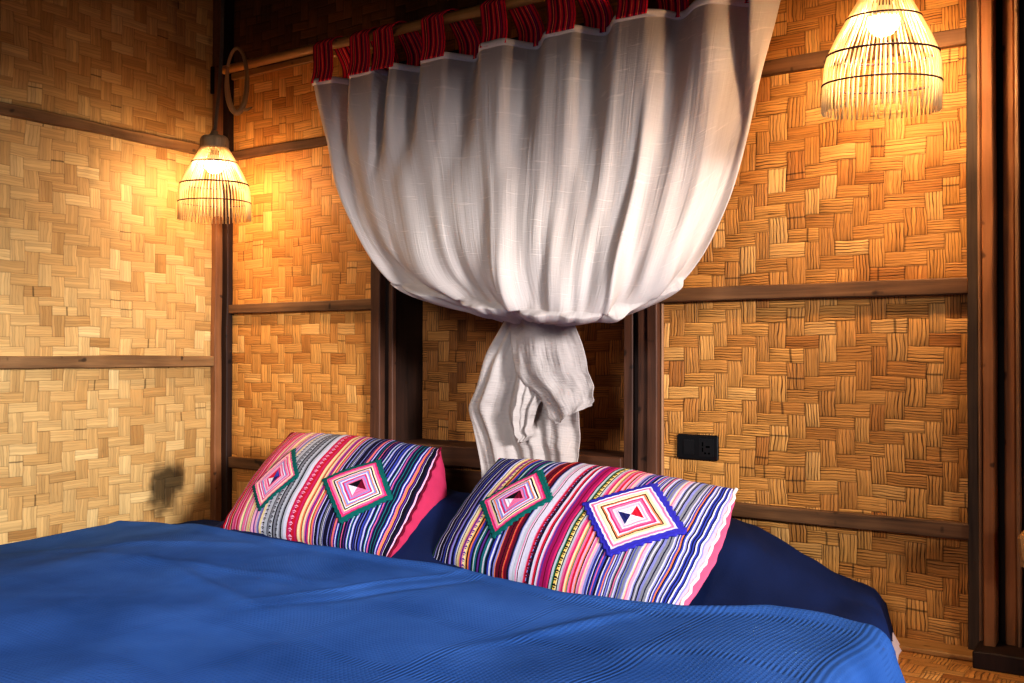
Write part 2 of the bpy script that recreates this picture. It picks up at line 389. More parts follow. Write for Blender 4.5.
def rough_board(name, b, mat, axis, parent=None, amp=.003, n=40):
    """a hand-sawn board: bevelled box cut into slices along its length and nudged"""
    bm = bmesh.new(); bm_box(bm, *b, bev=.003, seg=1)
    ax = 'xyz'.index(axis); lo, hi = b[2*ax], b[2*ax+1]
    for k in range(1, n):
        q = lo + (hi - lo)*k/n; co = [0, 0, 0]; co[ax] = q; no = [0, 0, 0]; no[ax] = 1
        bmesh.ops.bisect_plane(bm, geom=bm.verts[:] + bm.edges[:] + bm.faces[:], plane_co=co, plane_no=no)
    for v in bm.verts:
        s = v.co[ax]
        for a2 in range(3):
            if a2 != ax:
                side = 1 if v.co[a2] > (b[2*a2] + b[2*a2+1])/2 else -1
                v.co[a2] += amp*noise.noise(Vector((s*3.1 + 11*a2, side*5 + b[0]*7, b[4]*3))) + amp*.4*noise.noise(Vector((s*14, side*9 + a2, b[4])))
    return from_bm(name, bm, mat, parent, False)
def bm_tube(bm, pts, rad, seg=10, closed=False, cap=True):
    pts = [Vector(p) for p in pts]; n = len(pts)
    rads = rad if isinstance(rad, (list, tuple)) else [rad]*n
    T = []
    for k in range(n):
        a = pts[(k-1) % n] if (closed or k > 0) else pts[0]; c = pts[(k+1) % n] if (closed or k < n-1) else pts[-1]
        T.append((c - a).normalized())
    ref = Vector((0, 0, 1)) if abs(T[0].z) < .9 else Vector((1, 0, 0))
    N = (ref - T[0]*ref.dot(T[0])).normalized(); rings = []
    for k in range(n):
        N = (N - T[k]*N.dot(T[k])).normalized(); B = T[k].cross(N)
        rings.append([bm.verts.new(pts[k] + (N*math.cos(2*PI*q/seg) + B*math.sin(2*PI*q/seg))*rads[k]) for q in range(seg)])
    for k in range(n if closed else n-1):
        r0, r1 = rings[k], rings[(k+1) % n]
        for q in range(seg): bm.faces.new((r0[q], r0[(q+1) % seg], r1[(q+1) % seg], r1[q]))
    if cap and not closed: bm.faces.new(rings[0][::-1]); bm.faces.new(rings[-1])
def bm_lathe(bm, prof, seg=32, c=(0, 0, 0)):
    rings = [[bm.verts.new((c[0] + r*math.cos(2*PI*q/seg), c[1] + r*math.sin(2*PI*q/seg), c[2] + z)) for q in range(seg)] for r, z in prof]
    for a, b in zip(rings, rings[1:]):
        for q in range(seg): bm.faces.new((a[q], b[q], b[(q+1) % seg], a[(q+1) % seg]))
    bm.faces.new(rings[0]); bm.faces.new(rings[-1][::-1])
    bmesh.ops.recalc_face_normals(bm, faces=bm.faces[:])
def grid_mesh(name, fn, nu, nv, uvfn=None):
    """fn(u,v)->(x,y,z); UVs default to u,v"""
    vs = [fn(a/nu, b/nv) for b in range(nv+1) for a in range(nu+1)]
    fs = [(b*(nu+1)+a, b*(nu+1)+a+1, (b+1)*(nu+1)+a+1, (b+1)*(nu+1)+a) for b in range(nv) for a in range(nu)]
    me = bpy.data.meshes.new(name); me.from_pydata([tuple(v) for v in vs], [], fs)
    uvl = me.uv_layers.new(name='UVMap')
    for p in me.polygons:
        for li in p.loop_indices:
            vi = me.loops[li].vertex_index; a, b = (vi % (nu+1))/nu, (vi//(nu+1))/nv
            uvl.data[li].uv = uvfn(a, b) if uvfn else (a, b)
    return me
def solidify(o, th, off=0):
    md = o.modifiers.new('thickness', 'SOLIDIFY'); md.thickness = th; md.offset = off
def sm(a, b, x):
    x = max(0, min(1, (x-a)/(b-a))); return x*x*(3-2*x)
def catmull(P, t):
    n = len(P) - 1; x = min(max(t, 0), 1)*n; k = min(int(x), n-1); f = x - k
    p0 = P[max(k-1, 0)]; p1 = P[k]; p2 = P[k+1]; p3 = P[min(k+2, n)]
    return tuple(.5*((2*b) + (c-a)*f + (2*a-5*b+4*c-d)*f*f + (3*b-a-3*c+d)*f**3) for a, b, c, d in zip(p0, p1, p2, p3))

# ------------------------------------------------------------------ setting
def wall(name, quads, mats):
    bm = bmesh.new()
    for q, mi in quads:
        f = bm.faces.new([bm.verts.new(p) for p in q]); f.material_index = mi
    return props(from_bm(name, bm, mats, None, False), kind='structure')
TOP = 2.75; REC = .155
NX0, NX1, NZ0 = .93, 1.882, .433
def rz(x0, x1, z0, z1, y=0): return [(x0, y, z0), (x1, y, z0), (x1, y, z1), (x0, y, z1)]
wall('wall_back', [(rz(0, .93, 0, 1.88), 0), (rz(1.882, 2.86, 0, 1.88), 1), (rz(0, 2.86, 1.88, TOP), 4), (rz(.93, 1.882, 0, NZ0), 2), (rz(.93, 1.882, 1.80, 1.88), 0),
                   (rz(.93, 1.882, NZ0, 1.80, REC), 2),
                   ([(.93, 0, NZ0), (.93, REC, NZ0), (.93, REC, 1.80), (.93, 0, 1.80)], 3),
                   ([(1.882, 0, NZ0), (1.882, 0, 1.80), (1.882, REC, 1.80), (1.882, REC, NZ0)], 3),
                   ([(.93, 0, 1.80), (.93, REC, 1.80), (1.882, REC, 1.80), (1.882, 0, 1.80)], 3),
                   (rz(2.86, 4.6, 0, TOP), 3)],
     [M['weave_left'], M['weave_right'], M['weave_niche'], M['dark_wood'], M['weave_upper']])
wall('wall_left', [([(0, -4.2, 0), (0, 0, 0), (0, 0, TOP), (0, -4.2, TOP)], 0)], [M['weave_side']])
wall('floor', [([(0, -4.2, 0), (4.6, -4.2, 0), (4.6, 0, 0), (0, 0, 0)], 0)], [M['weave_floor']])
wall('ceiling', [([(0, -4.2, TOP), (0, 0, TOP), (4.6, 0, TOP), (4.6, -4.2, TOP)], 0)], [M['ceiling']])  # ceiling out of view, added to keep the upper walls dark
trim_n = [0]
def trim(b, mat, axis, amp=.003, n=30):
    trim_n[0] += 1
    return props(rough_board('trim_%d' % trim_n[0], b, mat, axis, None, amp, n), kind='structure')
# battens on the side wall
trim((0, .022, -4.2, -.055, 1.545, 1.586), M['rail_y'], 'y', .004, 90)
trim((0, .022, -4.2, -.055, .696, .740), M['rail_y'], 'y', .004, 90)
# battens on the back wall
trim((.04, .92, -.020, 0, 1.537, 1.572), M['rail'], 'x'); trim((1.95, 2.822, -.020, 0, 1.534, 1.577), M['rail'], 'x')
trim((.04, .845, -.022, 0, .910, .948), M['rail'], 'x'); trim((1.97, 2.824, -.026, 0, .903, .944), M['rail'], 'x', .005)
trim((.04, .845, -.020, 0, .285, .327), M['rail'], 'x'); trim((1.97, 2.826, -.022, 0, .285, .326), M['rail'], 'x')
trim((.06, 2.2, -.016, 0, 1.868, 1.894), M['bamboo'], 'x', .003)
# corner post
trim((0, .030, -.062, 0, 0, TOP), M['post_corner'], 'z'); trim((.026, .062, -.030, 0, 0, TOP), M['dark_wood'], 'z')
# left frame of the recess
trim((.838, .884, -.034, 0, 0, 1.84), M['post'], 'z'); trim((.884, .915, -.006, 0, 0, 1.84), M['dark_wood'], 'z', .001)
trim((.913, .934, -.020, 0, 0, 1.84), M['post'], 'z', .001)
# right frame of the recess
trim((1.852, 1.884, -.012, .03, 0, 1.84), M['post'], 'z', .001); trim((1.884, 1.907, -.003, 0, 0, 1.84), M['dark_wood'], 'z', .001)
trim((1.905, 1.940, -.024, 0, 0, 1.84), M['post'], 'z', .002); trim((1.940, 1.975, -.034, 0, 0, 1.84), M['post'], 'z', .002)
trim((1.975, 1.984, -.012, 0, 0, 1.84), M['post_light'], 'z', .001)
# sill and the boards under it
trim((.934, 1.852, -.030, REC, .366, .433), M['sill'], 'x'); trim((.934, 1.852, -.020, 0, .27, .352), M['sill'], 'x')
trim((.934, 1.852, -.012, 0, .14, .262), M['sill'], 'x')
# trims at the right end of the wall, door post, plank beyond
trim((2.820, 2.847, -.024, 0, 0, TOP), M['post_grey'], 'z', .003); trim((2.846, 2.854, -.028, 0, 0, TOP), M['post_light'], 'z', .001)
trim((2.853, 2.868, -.020, 0, 0, TOP), M['post_grey'], 'z', .001)
trim((2.862, 2.888, -.070, 0, .03, TOP), M['post_red'], 'z', .002)
trim((2.905, 2.930, -.030, 0, .03, TOP), M['post_red'], 'z', .002); trim((2.932, 2.942, -.040, 0, .03, TOP), M['post_light'], 'z', .002)
trim((2.942, 3.3, -.02, 0, .03, TOP), M['dark_wood'], 'z', .002)
trim((2.846, 3.05, -.13, 0, 0, .042), M['dark_wood'], 'x', .004)
props(rough_board('baseboard_back', (.06, 2.846, -.085, 0, 0, .014), M['pale_board'], 'x', None, .003, 60), kind='structure')

# ------------------------------------------------------------------ bed
BX0, BX1, BY0, BY1 = .05, 2.70, -.09, -2.25
def ledge(y):                                        # right side of the mattress, slightly bowed
    return 2.635 + .105*sm(-.08, -.55, y) if y > -.55 else 2.74
def hump(x, y):                                      # sleeping pillows under the navy sheet
    fx = sm(.35, .75, x)*(1 - .9*sm(2.24, 2.62, x)); fx *= 1 - .22*math.exp(-((x-1.5)/.10)**2)
    fy = sm(-.62, -.30, y)*(1 - .45*sm(-.18, -.06, y))
    return .155*fx*fy
bed = empty('mattress', (1.39, -1.15, 0), 'low mattress on the floor under a navy sheet, behind and under the blue bedspread', 'mattress')
def body_fn(u, v):
    y = BY0 + .02 + (BY1 - BY0 - .04)*v; xr = ledge(y) - .015
    ang = u
    prof = [(BX0 + .03, .0), (BX0, .03), (BX0, .12), (BX0 + .03, .150), (BX0 + .4, .150), (xr - .04, .150), (xr, .125), (xr + .02, .06), (xr + .055, .0)]
    k = u*8; i = min(int(k), 7); f = k - i
    a, c = prof[i], prof[i+1]
    xx = a[0] + (c[0]-a[0])*f
    return (xx - 1.39, y + 1.15, (a[1] + (c[1]-a[1])*f)*(1 - .52*sm(.85, .0, xx)) + .001)
me = grid_mesh('mattress_body', body_fn, 56, 40)
mb = link('mattress_body', me, M['white_sheet'], bed); props(mb, 'pale pinkish white mattress side')
def sheet_fn(u, v):
    y = BY0 + (-.95 - BY0)*v
    xr = ledge(y); L = xr - BX0
    s = -.06 + u*(L + .15); x0s = s
    #                          # arc length across, starting low on the wall side
    z = .156 - .068*sm(.85, .0, x0s)
    if s < 0: x, dz = BX0, s
    elif s < L - .03: x, dz = BX0 + s, 0
    else:
        e = s - (L - .03); a = min(e/.03, 1)
        x = BX0 + L - .03 + .03*math.sin(a*PI/2) + max(0, e - .03)*.25; dz = -.03*(1 - math.cos(a*PI/2)) - max(0, e - .03)*.95
    e = min(s/.05, (L - s)/.05, 1) if 0 < s < L else 0
    z += dz + hump(x, y)*max(0, min(1, e)) - .035*(1 - sm(0, .05, v))
    fold = .006*noise.noise(Vector((x*7, y*9, 1))) + .004*noise.noise(Vector((x*22 + y*14, y*8, 5)))
    yy = y + (.03*(1 - sm(0, .03, v)) if v < .03 else 0)
    return (x - 1.39, yy + 1.15, z + fold)
me = grid_mesh('fitted_sheet', sheet_fn, 220, 80)
fs = link('fitted_sheet', me, M['sheet'], bed); solidify(fs, .004)
props(fs, 'dark navy sheet over the head of the mattress')

def head_edge(x):
    P = [(.03, -.47), (.2, -.45), (.42, -.50), (.65, -.565), (1.1, -.615), (1.6, -.60), (2.05, -.69), (2.33, -.655), (2.5, -.545), (2.62, -.535), (2.72, -.56), (2.9, -.68)]
    for (a, ya), (c, yc) in zip(P, P[1:]):
        if x <= c: f = (x-a)/(c-a); f = f*f*(3-2*f)*.5 + f*.5; return ya + (yc-ya)*f
    return P[-1][1]
def spread_fn(u, v):
    X0, X1 = .028, 2.765
    L = X1 - X0; s = -.10 + u*(L + .10 + .085)
    if s < 0: x, dz = X0 + s*.1, s*.98
    elif s < L - .05: x, dz = X0 + s, 0
    else:
        e = s - (L - .05); a = min(e/.06, 1)
        x = X0 + L - .05 + .055*math.sin(a*PI/2) + max(0, e - .06)*.42; dz = -.045*(1 - math.cos(a*PI/2)) - max(0, e - .06)*.80
    ye = head_edge(x); y = ye + (BY1 - .03 - ye)*v
    d = ye - y
    z = .180 + dz - .068*sm(.85, .0, x)
    z += .012*sm(.42, .12, x)*math.exp(-((y + .55)/.25)**2)
    ed = sm(-.02, .12, s)*sm(-.02, .10, L - s)
    z += ed*(.010*noise.noise(Vector((x*2.3, y*2.6, 0))) + .006*noise.noise(Vector((x*6 + y*3, y*4, 3))) )
    # soft creases running diagonally from the pillows
    for (cx, cy, ang, ln, am, wd) in ((1.62, -.86, 1.15, .26, .006, .014), (1.70, -.90, 1.1, .3, -.005, .02), (1.10, -.98, .15, .4, .005, .03), (1.25, -1.1, -.3, .3, .008, .025), (2.2, -.92, 1.2, .2, .008, .02), (.7, -.85, .5, .3, .009, .04)):
        dx, dy = x - cx, y - cy; p = dx*math.cos(ang) + dy*math.sin(ang); q = -dx*math.sin(ang) + dy*math.cos(ang)
        z += am*math.exp(-(p/ln)**2 - (q/wd)**2)
    z += .008*math.exp(-((d - .03)/.03)**2) - .012*math.exp(-(d/.012)**2)     # rolled edge
    z += hump(x, y)*.9*ed
    return (x, y, z)
me = grid_mesh('bedspread', spread_fn, 300, 220, lambda a, b: (a*2.90, -b*1.7))
sp_o = link('bedspread', me, M['spread']); solidify(sp_o, .006)
props(sp_o, 'blue waffle-weave cotton bedspread laid over the low mattress', 'bedspread')

# ------------------------------------------------------------------ scatter pillows
def pillow(name, label, BL, TL_, TR_, BR, mat, bulge, back, side, patches, seed, side_mat, edge_amp):
    BL, TL_, TR_, BR = map(Vector, (BL, TL_, TR_, BR)); cen = (BL + BR)/2
    n = ((BR - BL).cross(TL_ - BL)).normalized()          # towards the room
    root = empty(name, cen, label, 'pillow', 'striped patchwork pillows on the bed')
    def plan(u, v):
        # seams bow a little: ends bulge, long sides pull in
        p = BL*(1-u)*(1-v) + BR*u*(1-v) + TR_*u*v + TL_*(1-u)*v
        ex = (BR - BL).normalized(); ey = (TL_ - BL).normalized()
        p += ey*(edge_amp*math.sin(PI*u)*(v - .5)*2)
        p += ex*(.012*math.sin(PI*v)*(u - .5)*2)
        w = .004*noise.noise(Vector((u*9 + seed, v*14, 2)))
        return p + ex*w*(abs(u-.5)*2)**4 + ey*w*1.4*(abs(v-.5)*2)**4
    def prof(u, v):
        a = max(0, 1 - (2*u-1)**2)**.55; b = max(0, 1 - (2*v-1)**2)**.55
        return a*b
    def front(u, v, off=0.0):
        h = bulge*prof(u, v)
        h += .007*noise.noise(Vector((u*5 + seed*3, v*4, 0)))*prof(u, v) + .005*noise.noise(Vector((u*26 + seed, v*3.5, 4)))*max(0, 1 - prof(u, v)*1.0)*(1 if .002 < u < .998 and .002 < v < .998 else 0)
        return plan(u, v) + n*(h + off) - cen
    def backp(u, v):
        b = max(0, 1 - (2*v-1)**2)**.5
        lens = side*math.sin(PI*min(1, max(0, v))**.62)**.85*sm(.45, 1.0, u)
        h = back*prof(u, v)
        return plan(u, v) - n*max(h, lens) - cen
    me = grid_mesh('front_panel', front, 120, 70); link('front_panel', me, mat, root)
    me = grid_mesh('back_panel', backp, 60, 40); o = link('back_panel', me, side_mat, root); props(o, 'plain pink back of the pillow')
    def sidep(u, v):                                       # pink gusset at the right end
        A, Bq = front(1, v), backp(1, v); q = A.lerp(Bq, u); return q + (BR - BL).normalized()*(.018*math.sin(PI*u)*math.sin(PI*v))
    me = grid_mesh('side_panel', sidep, 14, 40); o = link('side_panel', me, side_mat, root); props(o, 'pink gusset at the right end')
    # piping along the right seam
    bm = bmesh.new(); bm_tube(bm, [front(1, k/30) + Vector((.003*math.sin(k*2.1), 0, .002*math.sin(k*1.7))) for k in range(31)], .0045, 6)
    o = from_bm('seam_piping', bm, M['hem'] if seed == 2 else mat, root)
    for (pm, q) in patches:
        def pf(a, b, q=q):
            u = q[0][0]*(1-a)*(1-b) + q[3][0]*a*(1-b) + q[2][0]*a*b + q[1][0]*(1-a)*b
            v = q[0][1]*(1-a)*(1-b) + q[3][1]*a*(1-b) + q[2][1]*a*b + q[1][1]*(1-a)*b
            e = max(abs(a-.5), abs(b-.5))*2
            u += .0045*math.sin(b*62)*(abs(a-.5)*2)**8*(1 if a > .5 else -1)
            v += .008*math.sin(a*62)*(abs(b-.5)*2)**8*(1 if b > .5 else -1)
            return front(min(.985, max(.015, u)), v, .0055 - .003*sm(.93, 1, e))
        me = grid_mesh('patch', pf, 64, 64); o = link('patch', me, pm[0], root); solidify(o, .003); props(o, pm[1])
    return root
pillow('pillow', 'striped pillow with pink end and two green-edged diamond patches, nearer the corner lamp',
       (.625, -.53, .172), (.626, -.215, .467), (1.335, -.255, .452), (1.395, -.575, .170), M['stripe_left'], .075, .10, .21,
       [((M['patch_a'], 'pink diamond patch with a thin green border'), [(0.121, 0.341), (0.226, 0.733), (0.4, 0.454), (0.252, 0.141)]),
        ((M['patch_b'], 'pink and black diamond patch with a teal border'), [(0.543, 0.447), (0.773, 0.717), (0.925, 0.421), (0.747, 0.134)])], 1, M['pink'], .008)
pillow('pillow', 'striped pillow with one teal-edged and one blue-edged diamond patch, below the knotted curtain',
       (1.505, -.53, .170), (1.568, -.27, .437), (2.345, -.36, .414), (2.318, -.70, .150), M['stripe_right'], .075, .05, .022,
       [((M['patch_b'], 'pink and black diamond patch with a teal border'), [(0.145, 0.477), (0.306, 0.825), (0.454, 0.573), (0.302, 0.216)]),
        ((M['patch_c'], 'cream and pink diamond patch with a violet-blue border'), [(0.57, 0.578), (0.761, 0.856), (0.94, 0.561), (0.752, 0.265)])], 2, M['pink_light'], .014)

# ------------------------------------------------------------------ curtain
DR = [
  [(0.668, -0.12, 1.725), (0.722, -0.14, 1.522), (0.851, -0.18, 1.248), (1.102, -0.22, 0.982), (1.407, -0.2, 0.881), (1.502, -0.17, 0.865)],
  [(0.873, -0.12, 1.739), (1.012, -0.19, 1.373), (1.17, -0.27, 1.05), (1.35, -0.28, 0.933), (1.467, -0.24, 0.882), (1.531, -0.18, 0.858)],
  [(1.137, -0.12, 1.739), (1.244, -0.21, 1.346), (1.384, -0.32, 1.035), (1.502, -0.33, 0.903), (1.548, -0.28, 0.873), (1.568, -0.19, 0.854)],
  [(1.379, -0.12, 1.738), (1.451, -0.22, 1.323), (1.567, -0.35, 1.024), (1.632, -0.35, 0.884), (1.62, -0.28, 0.866), (1.597, -0.19, 0.853)],
  [(1.609, -0.12, 1.73), (1.64, -0.23, 1.303), (1.707, -0.36, 1.016), (1.741, -0.37, 0.867), (1.691, -0.28, 0.856), (1.633, -0.19, 0.852)],
  [(1.812, -0.12, 1.734), (1.823, -0.23, 1.284), (1.853, -0.36, 1.009), (1.846, -0.37, 0.86), (1.763, -0.28, 0.849), (1.673, -0.19, 0.849)],
  [(2.009, -0.12, 1.744), (1.992, -0.22, 1.282), (1.992, -0.34, 1.003), (1.943, -0.34, 0.856), (1.836, -0.28, 0.846), (1.704, -0.19, 0.845)],
  [(2.196, -0.12, 1.736), (2.164, -0.2, 1.295), (2.117, -0.29, 1.017), (2.047, -0.28, 0.887), (1.895, -0.24, 0.851), (1.733, -0.18, 0.845)],
  [(2.369, -0.12, 1.712), (2.315, -0.14, 1.424), (2.251, -0.18, 1.154), (2.146, -0.22, 0.955), (1.938, -0.2, 0.858), (1.762, -0.17, 0.845)]]
TABS = [(.712, .785), (.890, .955), (1.000, 1.085), (1.218, 1.315), (1.465, 1.555), (1.712, 1.800), (1.952, 2.045), (2.225, 2.262), (2.345, 2.362)]
HEM_Z = 1.74; YF, YB = -.155, -.075
hem_pts = sorted([(.63, YF)] + [(a - .04, YF) for a, c in TABS] + [(a + .04, YF) for a, c in TABS[:7]] + [(c + .015, YB) for a, c in TABS])
def hem_y(x):
    for (a, ya), (c, yc) in zip(hem_pts, hem_pts[1:]):
        if x <= c:
            f = 0 if c == a else (x-a)/(c-a); f = max(0, min(1, f)); f = f*f*(3-2*f); return ya + (yc-ya)*f
    return YB
cur = empty('curtain', (1.5, -.12, .75), 'white cotton tab-top curtain gathered up and knotted below, hanging from a bamboo pole', 'curtain')
CO = Vector((1.5, -.12, .75))
def folds(s):
    f = 0
    for c, w, a in FOLDS: f += a*math.exp(-((s-c)/w)**2)
    return f
FOLDS = []
rnd = random.Random(21)
x = .02
while x < 1.0:
    FOLDS.append((x, rnd.uniform(.010, .028), rnd.uniform(.2, 1.0))); x += rnd.uniform(.035, .10)
def drape_raw(s, t):
    P = [catmull([DR[k][i] for k in range(9)], s) for i in range(6)]
    return Vector(catmull(P, t))
def drape(s, t):
    p = drape_raw(s, t)
    e = 1e-3
    ds = drape_raw(min(1, s+e), t) - drape_raw(max(0, s-e), t); dt = drape_raw(s, min(1, t+e)) - drape_raw(s, max(0, t-e))
    n = ds.cross(dt).normalized()
    if n.y > 0 and t < .6: n = -n
    sw = s + .012*math.sin(t*5 + s*9)*sm(0, .5, t)
    amp = (.014 + .018*sm(0, .45, t))*(1 - .55*sm(.5, .72, t))
    edge = min(1, s/.03, (1-s)/.03)
    h = (folds(sw) - .55)*amp*(.35 + .65*edge)
    h += .006*noise.noise(Vector((s*30, t*5, 0)))*sm(.05, .3, t) + .010*noise.noise(Vector((s*11, t*3, 7)))*sm(.05, .3, t)
    # big gathers near the bottom
    h += .016*math.sin(s*2*PI*5.5 + .6 + 1.3*math.sin(s*9))*sm(.25, .5, t)*(1 - .75*sm(.52, .7, t))*edge
    p = p + n*h
    if t < .25:
        w = 1 - sm(0, .25, t)
        p.y = p.y*(1-w) + (hem_y(p.x) + .6*(p.y - DR[0][0][1]))*w if False else p.y + (hem_y(p.x) + .12)*w
        if t < .1:
            k = 1 - sm(0, .1, t); p.z = p.z*(1-k) + (p.z + (HEM_Z - drape_raw(s, 0).z)*.8)*k
    return p - CO
for side_k in (1,):
    me = grid_mesh('drape', drape, 360, 150, lambda a, b: (a*1.0, -b*1.0))
    dr = link('drape', me, M['curtain'], cur); solidify(dr, .002)
# hem tape along the top edge
def hemf(u, v):
    p = drape(u, 0.0) + CO; q = drape(u, .012) + CO
    z0 = p.z + .004 - v*.022
    return Vector((p.x, p.y - .004 - (.002 if 0 < v < 1 else 0), z0)) - CO
me = grid_mesh('hem', hemf, 300, 3); o = link('hem', me, M['hem'], cur); solidify(o, .003)
# tabs looped over the pole
PY, PZ, PR = -.112, 1.872, .018
for k, (xf, xb) in enumerate(TABS):
    w = .050 if k < 7 else .030
    if k == 8: w = .018
    path = []
    hz = HEM_Z - .012
    path.append((xf, YF - .006, hz)); path.append((xf, YF + .006, hz + .05)); path.append((xf - .016, PY - PR - .006, PZ - .02))
    for q in range(9):
        a = PI - q*PI/8; path.append((xf + (xb - xf)*.75*q/8 - .020, PY + (PR + .004)*math.cos(a), PZ + (PR + .004)*math.sin(a)))
    path.append((xf + (xb-xf)*.82 - .010, PY + PR + .004, PZ - .02)); path.append((xf + (xb-xf)*.95, YB + .004, hz + .06)); path.append((xb, YB - .002, hz))
    def tf(u, v, path=path, w=w, k=k):
        p = Vector(catmull(path, v)); tw = 1 - .12*math.sin(PI*v)
        b = .006*math.sin(u*PI*3 + k)*sm(.0, .2, v)
        return Vector((p.x + (u-.5)*2*w*tw, p.y + b*.6, p.z)) - CO
    me = grid_mesh('tab', tf, 14, 60); o = link('tab', me, M['tab'], cur); solidify(o, .003)
    if k == 0: props(o, 'red striped cloth tab')
# tail below the knot
TL = [(1.50, .885), (1.419, .762), (1.376, .649), (1.344, .574), (1.365, .519), (1.397, .447), (1.42, .342)]
TR = [(1.70, .885), (1.738, .746), (1.759, .626), (1.762, .551), (1.762, .476), (1.756, .425), (1.752, .345)]
FL = [(1.538, .868), (1.538, .777), (1.557, .70), (1.59, .654), (1.644, .616), (1.68, .566), (1.701, .534)]
FR = [(1.755, .868), (1.794, .776), (1.814, .717), (1.828, .673), (1.838, .639), (1.838, .615), (1.831, .598)]
ML = [(1.56, .76), (1.547, .653), (1.544, .591), (1.540, .544), (1.548, .504), (1.566, .483), (1.577, .475)]
MR = [(1.65, .72), (1.65, .64), (1.635, .594), (1.617, .553), (1.614, .523), (1.618, .504), (1.603, .485)]
def tail_fn(Lp, Rp, y0, amp, nf, ph, lean=0.0, swirl=0.0):
    def f(u, v):
        a, b = catmull(Lp, v), catmull(Rp, v); x = a[0] + (b[0]-a[0])*u; z = a[1] + (b[1]-a[1])*u
        uu = u + .05*math.sin(v*4 + ph)
        g = math.sin(uu*2*PI*nf + ph) + .5*math.sin(uu*2*PI*nf*2.3 + ph*2 + v*2)
        g = 1 - abs(g)*1.0 if False else g
        y = y0 + amp*g*(.5 + .5*sm(0, .3, v)) + lean*v + .012*noise.noise(Vector((u*3 + ph, v*4, 2))) + .0045*noise.noise(Vector((u*8 + v*4 + ph, v*5, 6))) + .0012*noise.noise(Vector((u*22, v*12 + ph, 9)))
        y += swirl*((u - .5)*2)**2
        x += .004*noise.noise(Vector((u*2 + ph, v*9, 4))); z += .004*noise.noise(Vector((u*6, v*3 + ph, 8)))
        return Vector((x, y, z)) - CO
    return f
me = grid_mesh('knotted_tail', tail_fn(TL, TR, -.115, .011, 3.2, .4, -.03), 110, 90, lambda a, b: (a*.4, -b*.5)); o = link('knotted_tail', me, M['gauze'], cur); solidify(o, .002); props(o, 'long crumpled tail hanging below the knot')
me = grid_mesh('tail_flap', tail_fn(FL, FR, -.185, .007, 1.3, 1.3, -.01, .02), 80, 70, lambda a, b: (a*.3, -b*.35)); o = link('tail_flap', me, M['gauze'], cur); solidify(o, .002); props(o, 'front flap of the knot with a rounded corner')
me = grid_mesh('tail_twist', tail_fn(ML, MR, -.165, .012, 1.6, 2.0, -.02, .03), 40, 50, lambda a, b: (a*.12, -b*.3)); o = link('tail_twist', me, M['gauze'], cur); solidify(o, .002); props(o, 'twisted end tucked under the flap')

# bamboo pole
bm = bmesh.new()
pts = []; rads = []
for k in range(161):
    xx = .13 + (2.62 - .13)*k/160
    d = min(abs(((xx - .3) % .36) - .0), abs(((xx - .3) % .36) - .36))
    pts.append((xx, PY + .004*math.sin(xx*2.1) - (.0 if xx > .3 else 0), PZ + .003*math.sin(xx*3.3))); rads.append(PR*(.97 + .14*math.exp(-(d/.008)**2)) - .004*(1 - xx/2.6)*0)
bm_tube(bm, pts, rads, 14)
pole = from_bm('curtain_pole', bm, M['bamboo']); props(pole, 'bamboo pole threaded through the red curtain tabs', 'pole')

